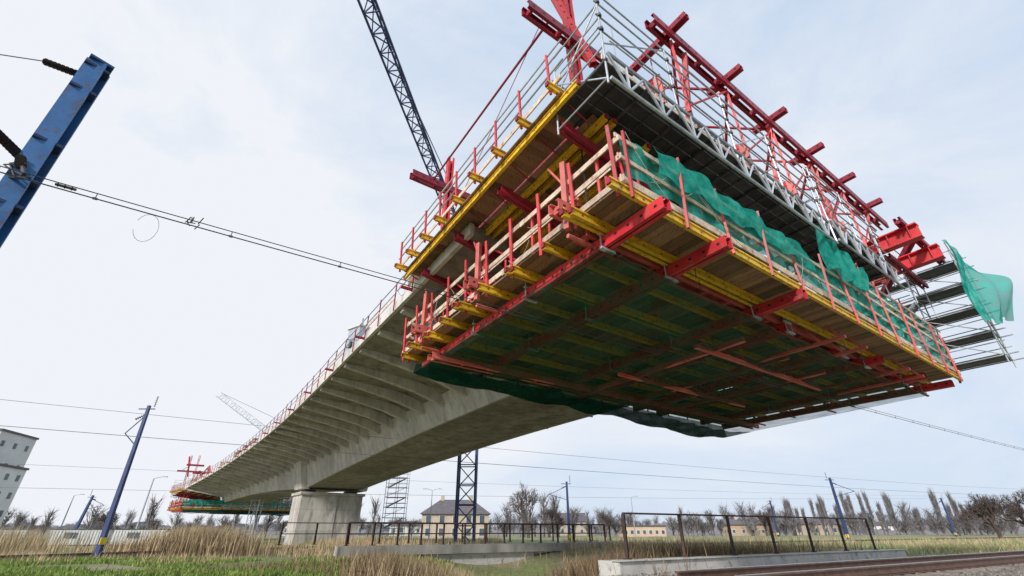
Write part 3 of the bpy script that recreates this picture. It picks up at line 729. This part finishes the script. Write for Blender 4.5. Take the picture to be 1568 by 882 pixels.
G('base','slab').box(cx-2.5,cx+2.5,cy-2.5,cy+2.5,-.3,.5)
G.done()
G=Grp('tower_crane')
latt(G('mast','galv'),(-46,90,0),(-46,90,17.5),1.4,1.5,.05); latt(G('luffing_jib','galv'),(-45.5,90,17.3),(-59.5,90,26),1.0,1.4,.045)
G('cab','galv').beam((-46,89,18),(-46,91,18),2.4,1.8); G('tie_rod','wire').tube((-44,90,20),(-59,90,26.2),.03,4)
G.done()
G=Grp('scaffold_stair_tower'); x0,y0=-19.5,76
for a in (0,1.6,3.2):
    for c in (0,1.5): G('standards','galv').tube((x0+a,y0+c,0),(x0+a,y0+c,10),.05,5)
for k in range(7):
    z=.5+k*1.4
    for c in (0,1.5): G('ledgers','galv').tube((x0,y0+c,z),(x0+3.2,y0+c,z),.045,5); G('ledgers','galv').tube((x0,y0+c,z+.6),(x0+3.2,y0+c,z+.6),.035,5)
    G('flights','dark').beam((x0+.2,y0+.7,z),(x0+3,y0+.7,z+1.4) if k%2 else (x0+3,y0+.7,z),.6,.08); G('braces','galv').tube((x0,y0,z),(x0+3.2,y0,z+1.4),.035,5)
G.done()
# ------------------------------------------------------------------ masts, wires
def insul(b,p,q,n=9,r=.07):
    p=Vector(p);q=Vector(q);b.tube(p,q,.022,6)
    for i in range(n):
        c=p.lerp(q,(i+.5)/n);dd=(q-p).normalized()*.012; b.tube(c-dd,c+dd*.3,r,10,r*.5)
def wire(b,p,q,sag,r,n=24): sagline(b,p,q,sag,r,n)
G=Grp('catenary_mast')
mx,my=-7.85,5.55
def Hs(b,x,y,z0,z1,w,dd,t,ang):
    c,s=math.cos(ang),math.sin(ang)
    def X(a,bb,z): return Vector((x+a*c-bb*s,y+a*s+bb*c,z))
    for (a0,a1,b0,b1) in ((-w/2,w/2,-dd/2,-dd/2+t),(-w/2,w/2,dd/2-t,dd/2),(-t/2,t/2,-dd/2+t,dd/2-t)):
        b.hexa([X(a0,b0,z0),X(a1,b0,z0),X(a1,b1,z0),X(a0,b1,z0),X(a0,b0,z1),X(a1,b0,z1),X(a1,b1,z1),X(a0,b1,z1)])
Hs(G('column','blue'),mx,my,-.5,CH+7.75,.30,.32,.028,.55)
for z in (6.0,6.5,7.3,8.6,9.2): G('bands','cblue').beam((mx-.02,my,z),(mx-.02,my,z+.05),.36,.37)
G('top_plate','blue').beam((mx,my,CH+7.752),(mx,my,CH+7.8),.38,.36)
insul(G('insulators','ins'),(mx-.16,my-.05,CH+7.45),(mx-.9,my-.15,CH+7.72)); G('feeder_wire','wire').tube((mx-.9,my-.15,CH+7.72),(mx-14,my-.6,CH+10),.012,5)
insul(G('insulators','ins'),(mx-.05,my-.2,CH+5.3),(mx-.75,my-.2,CH+5.85),8,.08); G('feeder_wire','wire').tube((mx-.75,my-.2,CH+5.85),(mx-9,my-1,CH+8),.012,5)
G('bracket_arm','wire').tube((mx-.1,my-.15,CH+5.35),(mx+.45,my-.35,CH+4.75),.03); G('bracket_arm','wire').tube((mx-.1,my-.15,CH+4.9),(mx+.5,my-.3,CH+4.72),.025)
insul(G('insulators','ins'),(mx+.0,my-.2,CH+5.25),(mx+.25,my-.3,CH+4.95),4,.07)
for k in range(5): G('bracket_arm','wire').tube((mx-.2+U(-.1,.3),my-.2,CH+4.85+U(-.1,.4)),(mx+.1+U(-.2,.4),my-.3,CH+4.8+U(-.1,.3)),.012,5)
G.done()
G=Grp('overhead_contact_wire')
A=Vector((-7.3,5.2,CH+4.72));Bq=Vector((33.5,31,CH+4.65)); dr=(Bq-A).normalized()
def wp(s,dz=0):
    p=A+dr*s; L=55.; t=(s+6)/L; p.z+=dz-.5*4*t*(1-t)*.35; return p
for dz,r in ((0,.011),(.10,.009)):
    for i in range(70):
        s=-14+i*1.2; G('wires','wire').tube(wp(s,dz),wp(s+1.2,dz),r,5)
s=-3.
while s<65:
    G('droppers','wire').tube(wp(s,0),wp(s,.10),.008,4); G('clamps','wire').beam(wp(s-.03),wp(s+.03),.02,.035); s+=1.9
for s0,rr in ((1.55,.22),(5.9,.1)):
    c=wp(s0)+Vector((0,0,-rr-.05)); pr=None
    for i in range(17):
        a=-1.2+i/16*5.6; p=c+dr*math.sin(a)*rr*.7+Vector((0,0,math.cos(a)*rr*1.2))
        if pr is not None: G('loose_loop','wire').tube(pr,p,.0035,4)
        pr=p
for k in range(9): 
    p=wp(2.15+U(-.15,.15),.06); G('splice_bundle','wire').tube(p,p+Vector((U(-.12,.12),U(-.1,.1),U(-.12,.12))),.009,5)
insul(G('section_insulator','ins'),wp(.3,.06),wp(.55,.06),3,.035)
G.done()
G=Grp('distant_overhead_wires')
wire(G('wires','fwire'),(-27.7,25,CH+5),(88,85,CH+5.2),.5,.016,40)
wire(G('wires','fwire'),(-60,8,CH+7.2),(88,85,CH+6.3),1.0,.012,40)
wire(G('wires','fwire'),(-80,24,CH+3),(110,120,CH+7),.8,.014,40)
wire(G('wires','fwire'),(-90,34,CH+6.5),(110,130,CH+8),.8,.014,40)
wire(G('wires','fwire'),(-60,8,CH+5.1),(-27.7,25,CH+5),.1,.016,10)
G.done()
def pole(name,x,y,h,r,m='cblue',arm=1,ln=2.4,lamp=False,leanx=0):
    G=Grp(name); top=Vector((x+leanx,y,h)); bs=Vector((x,y,-.4))
    G('column',m).beam(bs,top,r*2.4,r*2.2,(0,1,0),r*1.4,r*1.3)
    if not lamp:
        G('base_band','yelp').beam(bs+Vector((0,0,1.2)),bs+Vector((0,0,1.6)),r*2.5,r*2.5)
        s=arm
        G('cantilever',m).tube(bs.lerp(top,.93),bs.lerp(top,.80)+Vector((s*ln,-.2,.0)),.035);G('cantilever',m).tube(bs.lerp(top,.72),bs.lerp(top,.80)+Vector((s*ln,-.2,0)),.035)
        insul(G('insulators','ins'),bs.lerp(top,.93)+Vector((s*.1,0,0)),bs.lerp(top,.9)+Vector((s*.7,0,0)),5,.09)
        insul(G('insulators','ins'),top+Vector((-s*.4,0,-.1)),top+Vector((-s*.4,0,.7)),6,.09);G('crossarm',m).beam(top+Vector((-.7,0,-.25)),top+Vector((.5,0,-.25)),.07,.07)
    else:
        for s in ((-1,1) if arm==0 else (arm,)):
            G('arm',m).tube(top,top+Vector((s*ln,0,.25)),.04); G('lamp_head','galv').beam(top+Vector((s*ln,0,.25)),top+Vector((s*(ln+.6),0,.22)),.22,.12)
    return G.done()
pole('catenary_pole',-26.7,33.7,9.8,.13,arm=-1,ln=.9,leanx=-.3)
pole('catenary_pole',-60,70,6,.16,arm=1,leanx=.8); pole('catenary_pole',6.7,60,6.9,.15,arm=-1,ln=2.2)
pole('catenary_pole',42.4,65,7.8,.16,arm=1,ln=2.6); pole('catenary_pole',57,110,7.5,.16,arm=-1); pole('catenary_pole',95,110,8,.16,arm=-1);pole('catenary_pole',-34,95,7,.16,arm=1)
pole('street_lamp',-50,68,8,.08,'galv',1,1.2,True); pole('street_lamp',-12.6,78,7.2,.08,'galv',0,.9,True); pole('street_lamp',-84,95,7.5,.08,'galv',1,1.2,True); pole('street_lamp',30,125,9,.09,'galv',1,1.2,True)
pole('street_lamp',-70,105,7.5,.08,'galv',0,1,True)
# ------------------------------------------------------------------ world, sun, camera
w=bpy.data.worlds.new('World'); sc.world=w; w.use_nodes=True; nt=w.node_tree;N=nt.nodes;K=nt.links; bg=N['Background']
SD=Vector((-.45,-.68,.46)).normalized()
sk=N.new('ShaderNodeTexSky'); sk.sky_type='NISHITA'; sk.sun_disc=False; sk.sun_elevation=math.asin(SD.z); sk.sun_rotation=math.atan2(SD.x,SD.y); sk.air_density=1.0; sk.dust_density=1.5
tc=N.new('ShaderNodeTexCoord'); mp=N.new('ShaderNodeMapping'); mp.inputs['Scale'].default_value=(1.0,1.6,2.6); mp.inputs['Rotation'].default_value=(.2,.35,.5); K.new(tc.outputs['Generated'],mp.inputs[0])
n=N.new('ShaderNodeTexNoise'); n.inputs['Scale'].default_value=1.2;n.inputs['Detail'].default_value=10;n.inputs['Roughness'].default_value=.58;n.inputs['Distortion'].default_value=.6;K.new(mp.outputs[0],n.inputs[0])
mr=N.new('ShaderNodeMapRange');mr.inputs[1].default_value=.36;mr.inputs[2].default_value=.66;K.new(n.outputs['Fac'],mr.inputs[0])
dt=N.new('ShaderNodeVectorMath');dt.operation='DOT_PRODUCT';dt.inputs[1].default_value=Vector((-.80,.55,.30)).normalized();K.new(tc.outputs['Generated'],dt.inputs[0])
gl=N.new('ShaderNodeMapRange');gl.inputs[1].default_value=.45;gl.inputs[2].default_value=.97;gl.inputs[3].default_value=0;gl.inputs[4].default_value=.85;K.new(dt.outputs['Value'],gl.inputs[0])
ad=N.new('ShaderNodeMath');ad.operation='ADD';ad.use_clamp=True
ml=N.new('ShaderNodeMath');ml.operation='MULTIPLY';ml.inputs[1].default_value=.8;K.new(mr.outputs[0],ml.inputs[0]);K.new(ml.outputs[0],ad.inputs[0]);K.new(gl.outputs[0],ad.inputs[1])
skm=N.new('ShaderNodeVectorMath');skm.operation='SCALE';skm.inputs['Scale'].default_value=.12;K.new(sk.outputs[0],skm.inputs[0])
m0=N.new('ShaderNodeMix');m0.data_type='RGBA';m0.inputs[0].default_value=.9;K.new(skm.outputs[0],m0.inputs[6]);m0.inputs[7].default_value=(.55,.70,.91,1)
m1=N.new('ShaderNodeMix');m1.data_type='RGBA';K.new(ad.outputs[0],m1.inputs[0]);K.new(m0.outputs[2],m1.inputs[6]);m1.inputs[7].default_value=(.87,.90,.955,1)
K.new(m1.outputs[2],bg.inputs[0]); bg.inputs[1].default_value=1.0
sl=bpy.data.lights.new('sun','SUN'); sl.energy=3.4; sl.angle=math.radians(6); sl.color=(1,.95,.88); so=bpy.data.objects.new('sun',sl); sc.collection.objects.link(so); so.rotation_euler=SD.to_track_quat('Z','Y').to_euler()
cd=bpy.data.cameras.new('camera'); cd.lens=15.84; cd.sensor_width=36; cd.clip_end=9000; cd.clip_start=.05
co=bpy.data.objects.new('camera',cd); sc.collection.objects.link(co); co.location=(0,0,CH); co.rotation_euler=(math.radians(90+28.3),0,0); sc.camera=co
sc.view_settings.view_transform='Standard'; sc.view_settings.look='None'; sc.view_settings.exposure=0
